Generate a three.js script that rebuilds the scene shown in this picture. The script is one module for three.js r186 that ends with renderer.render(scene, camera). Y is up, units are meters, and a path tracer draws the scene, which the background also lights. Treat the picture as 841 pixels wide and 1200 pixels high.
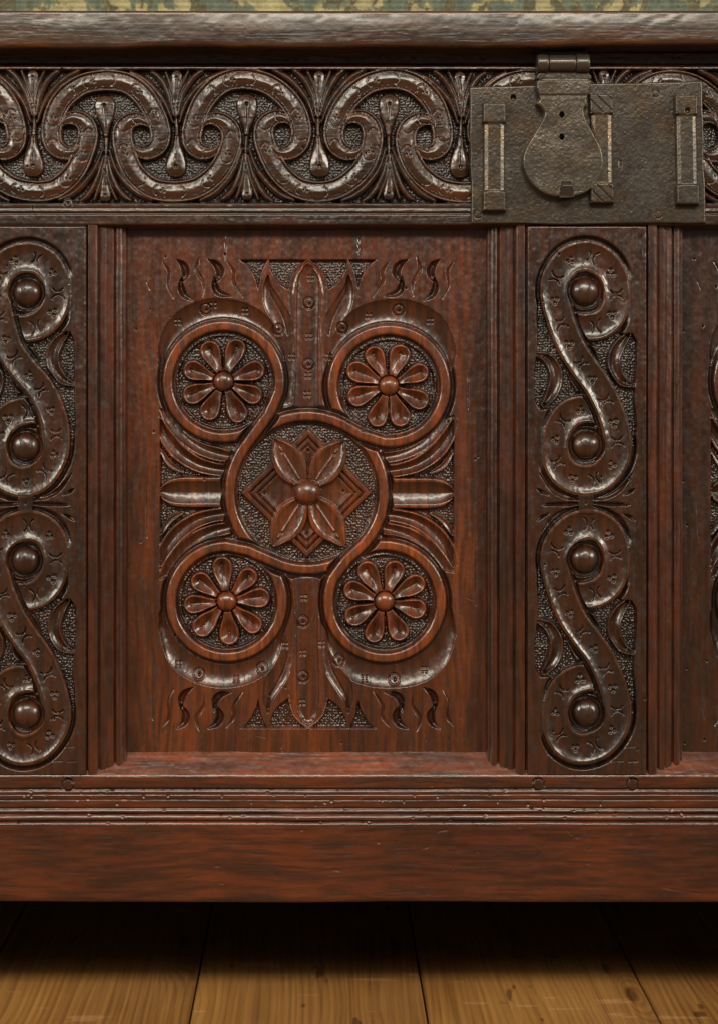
import * as THREE from 'three';
import { mergeGeometries, mergeVertices } from 'three/addons/utils/BufferGeometryUtils.js';
import { RoundedBoxGeometry } from 'three/addons/geometries/RoundedBoxGeometry.js';

// ---------------------------------------------------------------- camera, light, exposure
// drawing unit of the chest: U = 0.6 mm; the front of the frame is z = 0, the floor y = FY, the eye stands DZ units in front
const U = 0.0006, VX = 372, VY = 435, DZ = 1833, FY = 1208;
const scene = new THREE.Scene();
const camera = new THREE.PerspectiveCamera(2 * Math.atan(1000 / DZ) * 180 / Math.PI, 1, 0.05, 60);
camera.position.set(0, (FY - VY) * U, DZ * U);
camera.lookAt(0, (FY - VY) * U, 0);
camera.setViewOffset(2000, 2000, 1000 - VX, 1000 - VY, 841, 1200);
camera.updateProjectionMatrix();
const renderer = new THREE.WebGLRenderer({ antialias: true });
renderer.setSize(717, 1024);
renderer.toneMapping = THREE.LinearToneMapping;
renderer.toneMappingExposure = 1;
renderer.shadowMap.enabled = true;
scene.background = new THREE.Color(0.115, 0.117, 0.1);
function softbox(x, y, z, tx, ty, tz, w, h, color, intensity) {
  const l = new THREE.RectAreaLight(color, intensity, w, h);
  l.position.set(x, y, z); l.lookAt(tx, ty, tz); scene.add(l);
  return l;
}
softbox(-0.1, 2.0, 2.0, 0, 0.3, 0, 2.2, 0.34, 0xfff7e2, 30);
softbox(-2.6, 1.45, 1.35, 0, 0.35, 0, 0.9, 0.6, 0xfff7e2, 30);
softbox(2.6, 1.45, 1.35, 0, 0.35, 0, 0.9, 0.6, 0xfff7e2, 34);

// ---------------------------------------------------------------- noise and textures
function rng(seed) { let a = seed >>> 0; return () => { a = (a + 0x6D2B79F5) | 0; let t = Math.imul(a ^ (a >>> 15), 1 | a); t = (t + Math.imul(t ^ (t >>> 7), 61 | t)) ^ t; return ((t ^ (t >>> 14)) >>> 0) / 4294967296; }; }
function hash(x, y, s) { let h = Math.imul(x | 0, 374761393) ^ Math.imul(y | 0, 668265263) ^ Math.imul(s | 0, 1274126177); h = Math.imul(h ^ (h >>> 13), 1274126177); return ((h ^ (h >>> 16)) >>> 0) / 4294967296; }
function vnoise(x, y, s = 0, px = 0, py = 0) {
  let xi = Math.floor(x), yi = Math.floor(y); const fx = x - xi, fy = y - yi, u = fx * fx * (3 - 2 * fx), v = fy * fy * (3 - 2 * fy);
  let x1 = xi + 1, y1 = yi + 1;
  if (px) { xi = ((xi % px) + px) % px; x1 = ((x1 % px) + px) % px; }
  if (py) { yi = ((yi % py) + py) % py; y1 = ((y1 % py) + py) % py; }
  const a = hash(xi, yi, s), b = hash(x1, yi, s), c = hash(xi, y1, s), d = hash(x1, y1, s);
  return a + (b - a) * u + (c - a) * v + (a - b - c + d) * u * v;
}
function fbm(x, y, s, oct = 4, px = 0, py = 0) { let v = 0, a = 0.5, t = 0; for (let i = 0; i < oct; i++) { v += a * vnoise(x, y, s + i * 17, px, py); t += a; x *= 2; y *= 2; px *= 2; py *= 2; a *= 0.5; } return v / t; }
const clamp = (v, a = 0, b = 1) => v < a ? a : v > b ? b : v;
const mix = (a, b, t) => a + (b - a) * t;
const sstep = (a, b, x) => { const t = clamp((x - a) / (b - a)); return t * t * (3 - 2 * t); };

function dataTex(n, m, fn, srgb) {
  const d = new Uint8Array(n * m * 4), o = [0, 0, 0];
  for (let y = 0; y < m; y++) for (let x = 0; x < n; x++) {
    fn(x, y, o); const i = (y * n + x) * 4;
    for (let c = 0; c < 3; c++) d[i + c] = Math.round(255 * clamp(srgb ? (o[c] <= 0.0031308 ? o[c] * 12.92 : 1.055 * Math.pow(o[c], 1 / 2.4) - 0.055) : o[c]));
    d[i + 3] = 255;
  }
  const t = new THREE.DataTexture(d, n, m, THREE.RGBAFormat);
  t.wrapS = t.wrapT = THREE.RepeatWrapping; t.magFilter = THREE.LinearFilter; t.minFilter = THREE.LinearMipmapLinearFilter; t.generateMipmaps = true;
  if (srgb) t.colorSpace = THREE.SRGBColorSpace;
  t.needsUpdate = true; return t;
}
// oak: grain along v; one texture covers 0.42 m
const ON = 1024, oakTone = new Float32Array(ON * ON), oakPore = new Float32Array(ON * ON);
for (let y = 0; y < ON; y++) for (let x = 0; x < ON; x++) {
  const wx = x / ON, wy = y / ON, bend = (fbm(wx * 4, wy * 3, 5, 3, 4, 3) - 0.5) * 0.035;
  const g = wx + bend;
  const broad = fbm(g * 9, wy * 3, 11, 4, 9, 3), fine = fbm(g * 190, wy * 16, 12, 3, 190, 16), blot = fbm(wx * 7, wy * 7, 13, 4, 7, 7);
  oakTone[y * ON + x] = broad * 0.16 + fine * 0.56 + fbm(g * 70, wy * 6, 16, 3, 70, 6) * 0.14 + blot * 0.14;
  oakPore[y * ON + x] = sstep(0.66, 0.8, vnoise(g * 420, wy * 40, 14, 420, 40)) * sstep(0.35, 0.6, vnoise(g * 60, wy * 3, 15, 60, 3));
}
const oakMap = dataTex(ON, ON, (x, y, o) => {
  const t = sstep(0.33, 0.68, oakTone[y * ON + x]), p = oakPore[y * ON + x];
  o[0] = mix(0.031, 0.08, t) * (1 - 0.42 * p); o[1] = mix(0.008, 0.0178, t) * (1 - 0.44 * p); o[2] = mix(0.0022, 0.003, t) * (1 - 0.42 * p);
}, true);
const oakRough = dataTex(ON, ON, (x, y, o) => {
  const r = 0.27 + 0.2 * fbm(x / ON * 110, y / ON * 70, 21, 3, 110, 70) + 0.12 * oakPore[y * ON + x]; o[0] = o[1] = o[2] = r;
});
const oakBump = dataTex(ON, ON, (x, y, o) => {
  const f = fbm(x / ON * 170, y / ON * 120, 31, 3, 170, 120), s = vnoise(x / ON * 330, y / ON * 20, 32, 330, 20);
  o[0] = o[1] = o[2] = 0.55 + 0.38 * (f - 0.5) + 0.2 * (s - 0.5) - 0.18 * oakPore[y * ON + x];
});
function oak(name, swap, tint, rough = 1, coat = 0.45) {
  const m = new THREE.MeshPhysicalMaterial({ name, vertexColors: true, roughness: rough, clearcoat: coat, clearcoatRoughness: 0.21, bumpScale: 0.0005 });
  m.color.setRGB(...tint); m.map = oakMap; m.roughnessMap = oakRough; m.bumpMap = oakBump;
  return m;
}
const M = {
  panel: oak('waxed oak panel', 0, [1.2, 1.1, 1.0]),
  muntin: oak('dark waxed oak', 0, [0.44, 0.44, 0.44]),
  rail: oak('dark waxed oak rail', 1, [0.44, 0.48, 0.5]),
  bottom: oak('red waxed oak rail', 1, [1.0, 0.82, 0.76]),
  mould: oak('red waxed oak moulding', 0, [0.66, 0.56, 0.5]),
  lid: oak('worn oak lid', 1, [0.58, 0.74, 1.05], 1.1, 0.4),
  hidden: oak('plain oak board', 0, [0.5, 0.5, 0.5]),
};
const ironRough = dataTex(512, 512, (x, y, o) => { o[0] = o[1] = o[2] = 0.25 + 0.22 * fbm(x / 512 * 40, y / 512 * 40, 41, 4, 40, 40); });
const ironBump = dataTex(512, 512, (x, y, o) => { o[0] = o[1] = o[2] = 0.75 * fbm(x / 512 * 110, y / 512 * 110, 42, 2, 110, 110) + 0.25 * fbm(x / 512 * 24, y / 512 * 24, 43, 3, 24, 24); });
const ironMap = dataTex(512, 512, (x, y, o) => { const t = fbm(x / 512 * 8, y / 512 * 8, 44, 5, 8, 8), r = sstep(0.4, 0.85, t); o[0] = mix(0.066, 0.08, r); o[1] = mix(0.055, 0.055, r); o[2] = mix(0.046, 0.036, r); }, true);
const iron = new THREE.MeshStandardMaterial({ name: 'wrought iron', vertexColors: true, map: ironMap, roughnessMap: ironRough, bumpMap: ironBump, bumpScale: 0.00013, roughness: 1, metalness: 0.7 });

// ---------------------------------------------------------------- names and tags
const used = new Map();
function numbered(name) { const n = used.get(name) ?? 0; used.set(name, n + 1); return n ? name + '_' + String(n).padStart(3, '0') : name; }
function tag(o, label, category, group) { o.userData.label = label; o.userData.category = category; if (group) o.userData.group = group; return o; }
function mesh(name, geo, mat, parent) { const m = new THREE.Mesh(geo, mat); m.name = numbered(name); m.castShadow = m.receiveShadow = true; parent.add(m); return m; }

// ---------------------------------------------------------------- curves
function curve(pts, closed = false, per = 8) {           // Catmull-Rom through points of any dimension
  const n = pts.length, out = [], at = (i) => pts[closed ? (i + n) % n : clamp(i, 0, n - 1)];
  for (let i = 0; i < (closed ? n : n - 1); i++) for (let k = 0; k < per; k++) {
    const t = k / per, a = at(i - 1), b = at(i), c = at(i + 1), d = at(i + 2);
    out.push(b.map((_, j) => 0.5 * (2 * b[j] + (c[j] - a[j]) * t + (2 * a[j] - 5 * b[j] + 4 * c[j] - d[j]) * t * t + (3 * b[j] - a[j] - 3 * c[j] + d[j]) * t * t * t)));
  }
  if (!closed) out.push(pts[n - 1]);
  return out;
}
const move = (pts, f) => pts.map((p) => { const [x, y] = f(p[0], p[1]); return [x, y, ...p.slice(2)]; });

// ---------------------------------------------------------------- a carved surface: heights on a fine grid, each carved piece its own mesh
let seedAt = 1;
class Carving {
  constructor(x0, y0, x1, y1, g, z, gy = g) {
    Object.assign(this, { x0, y0, z, nx: Math.round((x1 - x0) / g) + 1, ny: Math.round((y1 - y0) / gy) + 1 });
    this.gx = (x1 - x0) / (this.nx - 1); this.gy = (y1 - y0) / (this.ny - 1);
    const n = this.nx * this.ny;
    this.H = new Float32Array(n); this.C = new Float32Array(n).fill(1); this.I = new Uint16Array(n); this.P = new Float32Array(n);
    this.keep = null; this.ids = ['']; this.seed = seedAt++ * 101;
  }
  id(name) { this.ids.push(name); return this.ids.length - 1; }
  box(x0, y0, x1, y1) {
    return [Math.max(0, Math.floor((x0 - this.x0) / this.gx)), Math.max(0, Math.floor((y0 - this.y0) / this.gy)), Math.min(this.nx - 1, Math.ceil((x1 - this.x0) / this.gx)), Math.min(this.ny - 1, Math.ceil((y1 - this.y0) / this.gy))];
  }
  each(f, x0 = -1e9, y0 = -1e9, x1 = 1e9, y1 = 1e9) {
    const [a, b, c, d] = this.box(x0, y0, x1, y1);
    for (let j = b; j <= d; j++) for (let i = a; i <= c; i++) f(j * this.nx + i, this.x0 + i * this.gx, this.y0 + j * this.gy);
  }
  // f(k, u, s, hw, x, y): u signed distance from the path, s run of length, hw half width there
  path(pts, margin, f, open = 0) {
    let bx0 = 1e9, by0 = 1e9, bx1 = -1e9, by1 = -1e9, hm = 0;
    for (const p of pts) { hm = Math.max(hm, p[2] ?? 0); bx0 = Math.min(bx0, p[0]); bx1 = Math.max(bx1, p[0]); by0 = Math.min(by0, p[1]); by1 = Math.max(by1, p[1]); }
    const r = hm + margin, [a, b, c, d] = this.box(bx0 - r, by0 - r, bx1 + r, by1 + r), w = c - a + 1, h = d - b + 1;
    if (w <= 0 || h <= 0) return;
    const B = new Float32Array(w * h).fill(1e9), Uu = new Float32Array(w * h), Ss = new Float32Array(w * h), Ww = new Float32Array(w * h);
    let s0 = 0;
    for (let q = 0; q < pts.length - 1; q++) {
      const [ax, ay, aw = 0] = pts[q], [ex, ey, ew = 0] = pts[q + 1], dx = ex - ax, dy = ey - ay, L = Math.hypot(dx, dy); if (L < 1e-6) continue;
      const rr = Math.max(aw, ew) + margin, [i0, j0, i1, j1] = this.box(Math.min(ax, ex) - rr, Math.min(ay, ey) - rr, Math.max(ax, ex) + rr, Math.max(ay, ey) + rr);
      for (let j = j0; j <= j1; j++) for (let i = i0; i <= i1; i++) {
        const x = this.x0 + i * this.gx, y = this.y0 + j * this.gy; let t = ((x - ax) * dx + (y - ay) * dy) / (L * L);
        const shut = (open & 1 && q === 0 && t * L < -1) || (open & 2 && q === pts.length - 2 && (t - 1) * L > 1);
        t = clamp(t); const qx = x - ax - t * dx, qy = y - ay - t * dy, dist = Math.hypot(qx, qy), k = (j - b) * w + i - a;
        if (dist < B[k]) { B[k] = dist; Uu[k] = (dx * qy - dy * qx) > 0 ? dist : -dist; Ss[k] = shut ? -1 : s0 + t * L; Ww[k] = aw + (ew - aw) * t; }
      }
      s0 += L;
    }
    for (let j = 0; j < h; j++) for (let i = 0; i < w; i++) { const k = j * w + i; if (B[k] < 1e8 && B[k] <= Ww[k] + margin && Ss[k] >= 0) f((j + b) * this.nx + i + a, Uu[k], Ss[k], Ww[k], this.x0 + (i + a) * this.gx, this.y0 + (j + b) * this.gy, s0); }
  }
  // f(k, d, x, y): d distance inside the outline (negative outside, down to -margin), up to max
  area(poly, f, margin = 0, max = 40) {
    const px = poly.map((p) => p[0]), py = poly.map((p) => p[1]);
    const [a, b, c, d] = this.box(Math.min(...px) - margin, Math.min(...py) - margin, Math.max(...px) + margin, Math.max(...py) + margin), w = c - a + 1, h = d - b + 1;
    if (w <= 0 || h <= 0) return;
    const D = new Float32Array(w * h).fill(max), inside = new Uint8Array(w * h), n = poly.length;
    for (let q = 0; q < n; q++) {
      const [ax, ay] = poly[q], [ex, ey] = poly[(q + 1) % n], dx = ex - ax, dy = ey - ay, L2 = dx * dx + dy * dy; if (L2 < 1e-9) continue;
      const [i0, j0, i1, j1] = this.box(Math.min(ax, ex) - max, Math.min(ay, ey) - max, Math.max(ax, ex) + max, Math.max(ay, ey) + max);
      for (let j = Math.max(j0, b); j <= Math.min(j1, d); j++) for (let i = Math.max(i0, a); i <= Math.min(i1, c); i++) {
        const x = this.x0 + i * this.gx, y = this.y0 + j * this.gy, t = clamp(((x - ax) * dx + (y - ay) * dy) / L2), dist = Math.hypot(x - ax - t * dx, y - ay - t * dy), k = (j - b) * w + i - a;
        if (dist < D[k]) D[k] = dist;
      }
      for (let j = b; j <= d; j++) {
        const y = this.y0 + j * this.gy; if ((ay > y) === (ey > y)) continue;
        const xc = ax + (y - ay) / dy * dx;
        for (let i = Math.max(a, Math.ceil((xc - this.x0) / this.gx)); i <= c; i++) inside[(j - b) * w + i - a] ^= 1;
      }
    }
    for (let j = 0; j < h; j++) for (let i = 0; i < w; i++) { const k = j * w + i, v = inside[k] ? D[k] : -D[k]; if (v > -margin) f((j + b) * this.nx + i + a, v, this.x0 + (i + a) * this.gx, this.y0 + (j + b) * this.gy); }
  }
  // recess with near-upright walls and a punched floor
  sink(poly, depth, wall = 2.2) { this.area(poly, (k, d) => { const h = -depth * sstep(0, wall, d); if (h < this.H[k]) { this.H[k] = h; if (d > wall * 0.7) { this.P[k] = 1; this.I[k] = 0; } } }); }
  punchMarks(amount = 1.3, cell = 3.0) {
    const s = this.seed;
    this.each((k, x, y) => {
      if (!this.P[k]) return;
      const cx = Math.floor(x / cell), cy = Math.floor(y / cell); let best = 9;
      for (let v = -1; v < 2; v++) for (let u = -1; u < 2; u++) { const qx = (cx + u + 0.5 + 0.6 * (hash(cx + u, cy + v, s) - 0.5)) * cell, qy = (cy + v + 0.5 + 0.6 * (hash(cx + u, cy + v, s + 1) - 0.5)) * cell; best = Math.min(best, Math.hypot(x - qx, y - qy)); }
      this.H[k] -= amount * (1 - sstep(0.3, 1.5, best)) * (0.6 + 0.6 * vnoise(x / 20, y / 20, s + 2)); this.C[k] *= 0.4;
    });
  }
  groove(pts, hw, depth, margin = 1) { this.path(pts.map((p) => [p[0], p[1], p[2] ?? hw]), margin, (k, u, s, w) => { const t = Math.abs(u) / (w + 0.01); if (t < 1) this.H[k] -= depth * (1 - t * t) * Math.min(1, w / hw + 0.15); }); }
  crescent(x, y, ang, r = 5, depth = 1.1, span = 2.4) { const p = []; for (let i = 0; i <= 8; i++) { const a = ang - span / 2 + span * i / 8; p.push([x + r * Math.cos(a), y + r * Math.sin(a)]); } this.groove(p, 0.95, depth); }
  ringMark(x, y, r = 6.5) { const p = []; for (let i = 0; i <= 18; i++) p.push([x + r * Math.cos(i / 9 * Math.PI), y + r * Math.sin(i / 9 * Math.PI)]); this.groove(p, 1.25, 2); this.dot(x + 0.6, y + 0.6, 1.7, 2.6); }
  dot(x, y, r = 1.5, depth = 1.6) { this.each((k, a, b) => { const d = Math.hypot(a - x, b - y); if (d < r * 1.3) { this.H[k] -= depth * (1 - sstep(r * 0.5, r * 1.3, d)); } }, x - 4, y - 4, x + 4, y + 4); }
  worm(n) { const r = rng(this.seed); for (let i = 0; i < n; i++) this.dot(this.x0 + r() * this.gx * this.nx, this.y0 + r() * this.gy * this.ny, 0.8 + 0.7 * r(), 2.4); }
  clover(x, y, r = 2.3) { for (const [a, b] of [[-1, -1], [1, -1], [-1, 1], [1, 1]]) this.dot(x + a * r, y + b * r, 1.6, 1.5); }
  finish(wave = 0.35, rough = 0.22) {
    const s = this.seed;
    this.each((k, x, y) => { this.H[k] += wave * (fbm(x / 45, y / 60, s + 5, 2) - 0.5) * 2 + rough * (fbm(x / 5, y / 7, s + 6, 2) - 0.5) * 2; this.C[k] *= 0.55 + 0.85 * fbm(x / 70, y / 110, s + 7, 2); });
  }
  geos({ swap = false, uvx = 0, uvy = 0, size = 0.42 } = {}) {
    const { nx, ny, H, C, I, gx, gy, z, keep } = this, k0 = (DZ - z) / DZ, lists = this.ids.map(() => []);
    for (let j = 0; j < ny - 1; j++) for (let i = 0; i < nx - 1; i++) {
      const a = j * nx + i; if (keep && !(keep[a] && keep[a + 1] && keep[a + nx] && keep[a + nx + 1])) continue;
      lists[I[a]].push(a);
    }
    const out = [], slot = new Int32Array(nx * ny);
    lists.forEach((cells, n) => {
      if (!cells.length) { out.push(null); return; }
      slot.fill(-1); const vs = [], ix = new Uint32Array(cells.length * 6); let q = 0;
      const v = (k) => { if (slot[k] < 0) { slot[k] = vs.length; vs.push(k); } return slot[k]; };
      for (const a of cells) {
        const b = a + 1, c = a + nx, d = c + 1, A = v(a), B = v(b), Cc = v(c), Dd = v(d);
        if (Math.abs(H[a] - H[d]) < Math.abs(H[b] - H[c])) { ix[q++] = A; ix[q++] = Cc; ix[q++] = Dd; ix[q++] = A; ix[q++] = Dd; ix[q++] = B; } else { ix[q++] = A; ix[q++] = Cc; ix[q++] = B; ix[q++] = B; ix[q++] = Cc; ix[q++] = Dd; }
      }
      const m = vs.length, P = new Float32Array(m * 3), N = new Float32Array(m * 3), T = new Float32Array(m * 2), K = new Float32Array(m * 3);
      for (let w = 0; w < m; w++) {
        const k = vs[w], i = k % nx, j = (k - i) / nx, x = this.x0 + i * gx, y = this.y0 + j * gy;
        const X = (x - VX) * k0 * U, Y = (FY - VY) * U - (y - VY) * k0 * U; P[w * 3] = X; P[w * 3 + 1] = Y; P[w * 3 + 2] = (z + H[k]) * U;
        const il = Math.max(0, i - 1), ir = Math.min(nx - 1, i + 1), ju = Math.max(0, j - 1), jd = Math.min(ny - 1, j + 1);
        const sx = -(H[j * nx + ir] - H[j * nx + il]) / ((ir - il) * gx * k0), sy = (H[jd * nx + i] - H[ju * nx + i]) / ((jd - ju) * gy * k0), L = Math.hypot(sx, sy, 1);
        N[w * 3] = sx / L; N[w * 3 + 1] = sy / L; N[w * 3 + 2] = 1 / L;
        T[w * 2] = (swap ? Y : X) / size + uvx; T[w * 2 + 1] = (swap ? X : Y) / size + uvy;
        const c = C[k]; K[w * 3] = c; K[w * 3 + 1] = Math.pow(c, 1.05); K[w * 3 + 2] = Math.pow(c, 0.9);
      }
      const g = new THREE.BufferGeometry();
      g.setAttribute('position', new THREE.BufferAttribute(P, 3)); g.setAttribute('normal', new THREE.BufferAttribute(N, 3)); g.setAttribute('uv', new THREE.BufferAttribute(T, 2)); g.setAttribute('color', new THREE.BufferAttribute(K, 3)); g.setIndex(new THREE.BufferAttribute(ix, 1));
      out.push(g);
    });
    return out;
  }
  // more: coarser carvings of the same timber where it runs on beyond this one
  build(name, mat, parent, o = {}) {
    const { extra = [], more = [], pieceMat = mat } = o, out = this.geos(o), rest = more.map((m) => [m, m.geos(o)]);
    const home = new THREE.Vector3(); parent.getWorldPosition(home);
    const all = [out[0], ...rest.map(([, g]) => g[0]), ...extra], base = all.length > 1 ? mergeGeometries(all) : out[0];
    base.translate(-home.x, -home.y, -home.z);
    const body = mesh(name, base, mat, parent);
    for (const [c, gs] of [[this, out], ...rest]) gs.forEach((g, n) => { if (n && g) { g.translate(-home.x, -home.y, -home.z); mesh(c.ids[n], g, pieceMat, body); } });
    return body;
  }
}
// plain timber between drawing coordinates (world units already flattened: no depth correction), with uv, colour
function timber(x0, y0, z0, x1, y1, z1, swap = false, tone = 0.8, r = 2) {
  const g0 = new RoundedBoxGeometry(Math.abs(x1 - x0) * U, Math.abs(y1 - y0) * U, Math.abs(z1 - z0) * U, 1, r * U), g = g0.index ? g0 : mergeVertices(g0);
  g.translate(((x0 + x1) / 2 - VX) * U, (FY - (y0 + y1) / 2) * U, (z0 + z1) / 2 * U);
  const p = g.attributes.position, nn = g.attributes.normal, t = new Float32Array(p.count * 2), c = new Float32Array(p.count * 3).fill(tone);
  for (let i = 0; i < p.count; i++) { const a = Math.abs(nn.getX(i)) > 0.6 ? p.getZ(i) : p.getX(i), b = Math.abs(nn.getY(i)) > 0.6 ? p.getZ(i) : p.getY(i); t[i * 2] = (swap ? b : a) / 0.42; t[i * 2 + 1] = (swap ? a : b) / 0.42; }
  g.setAttribute('uv', new THREE.BufferAttribute(t, 2)); g.setAttribute('color', new THREE.BufferAttribute(c, 3));
  return g;
}
const flatX = (x, z) => VX + (x - VX) * (DZ - z) / DZ, flatY = (y, z) => VY + (y - VY) * (DZ - z) / DZ;

// ---------------------------------------------------------------- the setting: floor, wall
const pineMap = dataTex(1024, 1024, (x, y, o) => {
  const u = x / 1024, v = y / 1024; let ring = u * 84 + 15 * (fbm(u * 5, v * 2, 61, 3, 5, 2) - 0.5);
  for (const [kx, ky, r] of [[0.31, 0.32, 0.03], [0.72, 0.7, 0.025], [0.12, 0.85, 0.022]]) { const dx = (u - kx), dy = (v - ky) * 0.55, d = Math.hypot(dx, dy); ring += 7 * Math.exp(-d * d / (r * r * 3)) * (dx > 0 ? 1 : 1); }
  const f = ring - Math.floor(ring), late = sstep(0.35, 0.85, f) * (1 - sstep(0.9, 1, f)), fine = fbm(u * 220, v * 8, 62, 2, 220, 8), blot = fbm(u * 6, v * 6, 63, 4, 6, 6);
  let t = 1 - 0.22 * late - 0.6 * (fine - 0.5) - 0.9 * (blot - 0.5);
  for (const [kx, ky, r] of [[0.31, 0.32, 0.014], [0.72, 0.7, 0.012], [0.12, 0.85, 0.01]]) { const d = Math.hypot(u - kx, (v - ky) * 0.6); t *= 1 - 0.6 * (1 - sstep(r * 0.5, r * 1.3, d)); }
  const spot = sstep(0.77, 0.84, fbm(u * 40, v * 30, 64, 3, 40, 30)); t *= 1 - 0.55 * spot;
  const scuff = sstep(0.7, 0.8, fbm(u * 12, v * 90, 69, 3, 12, 90)) * 0.35; t += scuff; o[0] = 0.22 * t; o[1] = 0.099 * t * t ** 0.2; o[2] = (0.024 + 0.03 * scuff) * t * t ** 0.4;
}, true);
const pineRough = dataTex(512, 512, (x, y, o) => { o[0] = o[1] = o[2] = 0.42 + 0.3 * fbm(x / 512 * 14, y / 512 * 14, 66, 4, 14, 14); });
const pineBump = dataTex(1024, 1024, (x, y, o) => { o[0] = o[1] = o[2] = 0.5 + 0.5 * (fbm(x / 1024 * 200, y / 1024 * 10, 67, 3, 200, 10) - 0.5) + 0.4 * (fbm(x / 1024 * 30, y / 1024 * 30, 68, 3, 30, 30) - 0.5); });
const pine = new THREE.MeshPhysicalMaterial({ name: 'old waxed pine', map: pineMap, roughnessMap: pineRough, bumpMap: pineBump, bumpScale: 0.0006, roughness: 1 });
const floor = new THREE.Mesh(new THREE.BoxGeometry(5.2, 0.06, 5.6), new THREE.MeshStandardMaterial({ name: 'dark underfloor', color: 0x120c08, roughness: 0.95 }));
floor.position.set(0, -0.056, 1.6); floor.name = 'floor'; floor.receiveShadow = true; floor.userData.kind = 'structure'; scene.add(floor);
{
  const r = rng(7), edges = [220, 503, 779]; for (let i = 0; i < 12; i++) { edges.unshift(edges[0] - 270 - 20 * r()); edges.push(edges[edges.length - 1] + 270 + 20 * r()); }
  for (let i = 0; i < edges.length - 1; i++) {
    const a = (edges[i] + 1.1 - VX) * U, b = (edges[i + 1] - 1.1 - VX) * U, z0 = -1.0, z1 = 4.2, h = 0.024, e = 0.0014, lift = (r() - 0.5) * 0.0012, ou = r(), ov = r();
    const prof = [[a, -h], [b, -h], [b, -e], [b - e * 0.35, -e * 0.35], [b - e, 0], [a + e, 0], [a + e * 0.35, -e * 0.35], [a, -e]];
    const sh = new THREE.Shape(prof.map((p) => new THREE.Vector2(...p))), g = new THREE.ExtrudeGeometry(sh, { depth: z1 - z0, bevelEnabled: false, steps: 1 });
    g.translate(0, 0, z0); const p = g.attributes.position, t = g.attributes.uv; for (let k = 0; k < p.count; k++) t.setXY(k, p.getX(k) / 0.5 + ou, p.getZ(k) / 0.9 + ov);
    g.translate(-floor.position.x, lift - floor.position.y, -floor.position.z); mesh('floorboard', g, pine, floor);
  }
}
const wall = new THREE.Mesh(new THREE.BoxGeometry(5.2, 2.9, 0.12), new THREE.MeshStandardMaterial({ name: 'limewashed wall', color: 0x9a9488, roughness: 0.95 }));
wall.name = 'wall'; wall.position.set(0, 1.42, -0.72); wall.castShadow = wall.receiveShadow = true; wall.userData.kind = 'structure'; scene.add(wall);
{
  const cols = [[0.33, 0.27, 0.13], [0.4, 0.335, 0.17], [0.1, 0.135, 0.1], [0.07, 0.098, 0.09], [0.075, 0.06, 0.038], [0.2, 0.17, 0.08]];
  const map = dataTex(1024, 1024, (x, y, o) => {
    const u = x / 1024, v = y / 1024, wx = u + 0.02 * (fbm(u * 20, v * 20, 71, 2) - 0.5), wy = v + 0.02 * (fbm(u * 20, v * 20, 72, 2) - 0.5);
    const a = fbm(wx * 62 + wy * 16, wy * 48, 73, 4), b = fbm(wx * 90 - wy * 30, wy * 60, 74, 4);
    const jt = 0.05 * (hash(x >> 1, y >> 2, 9) - 0.5); let c = a + jt > 0.52 ? (b > 0.5 ? 1 : 0) : a + jt > 0.42 ? 2 : b > 0.52 ? 3 : 2; if (b + jt < 0.4) c = 4; if (Math.abs(a + jt - 0.5) < 0.014) c = 5;
    const rib = 0.82 + 0.18 * Math.sin(v * 1024 * Math.PI / 3) + 0.25 * (hash(x >> 1, y, 3) - 0.5); for (let k = 0; k < 3; k++) o[k] = mix(cols[c][k], [0.19, 0.17, 0.1][k], 0.28) * rib * (0.75 + 0.5 * fbm(u * 150, v * 60, 76, 2));
  }, true);
  const g = new THREE.BoxGeometry(3.4, 1.9, 0.006, 120, 8, 1), p = g.attributes.position;
  for (let i = 0; i < p.count; i++) p.setZ(i, p.getZ(i) + 0.008 * (fbm(p.getX(i) * 4, p.getY(i) * 0.7, 75, 2) - 0.5));
  g.computeVertexNormals();
  const t = g.attributes.uv; for (let i = 0; i < p.count; i++) t.setXY(i, p.getX(i) / 1.1, p.getY(i) / 1.1);
  const tap = new THREE.Mesh(g, new THREE.MeshStandardMaterial({ name: 'woven wool', map, roughness: 0.95 })); tap.position.set(0.1, 1.5, -0.648); tap.name = 'tapestry'; tap.castShadow = tap.receiveShadow = true; scene.add(tap);
  tag(tap, 'woven tapestry in yellow, blue green and dark brown hanging behind the chest', 'tapestry');
}

// ---------------------------------------------------------------- the chest
const chest = new THREE.Group(); chest.name = 'chest'; chest.position.set((686 - VX) * U, 0, -430 * U); scene.add(chest);
tag(chest, 'dark carved oak chest with iron lock plate standing on pine floorboards', 'chest');
const here = (g) => g.translate(-chest.position.x, -chest.position.y, -chest.position.z);
const X0 = -650, X1 = 2022;                               // ends of the chest, drawing units

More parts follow.
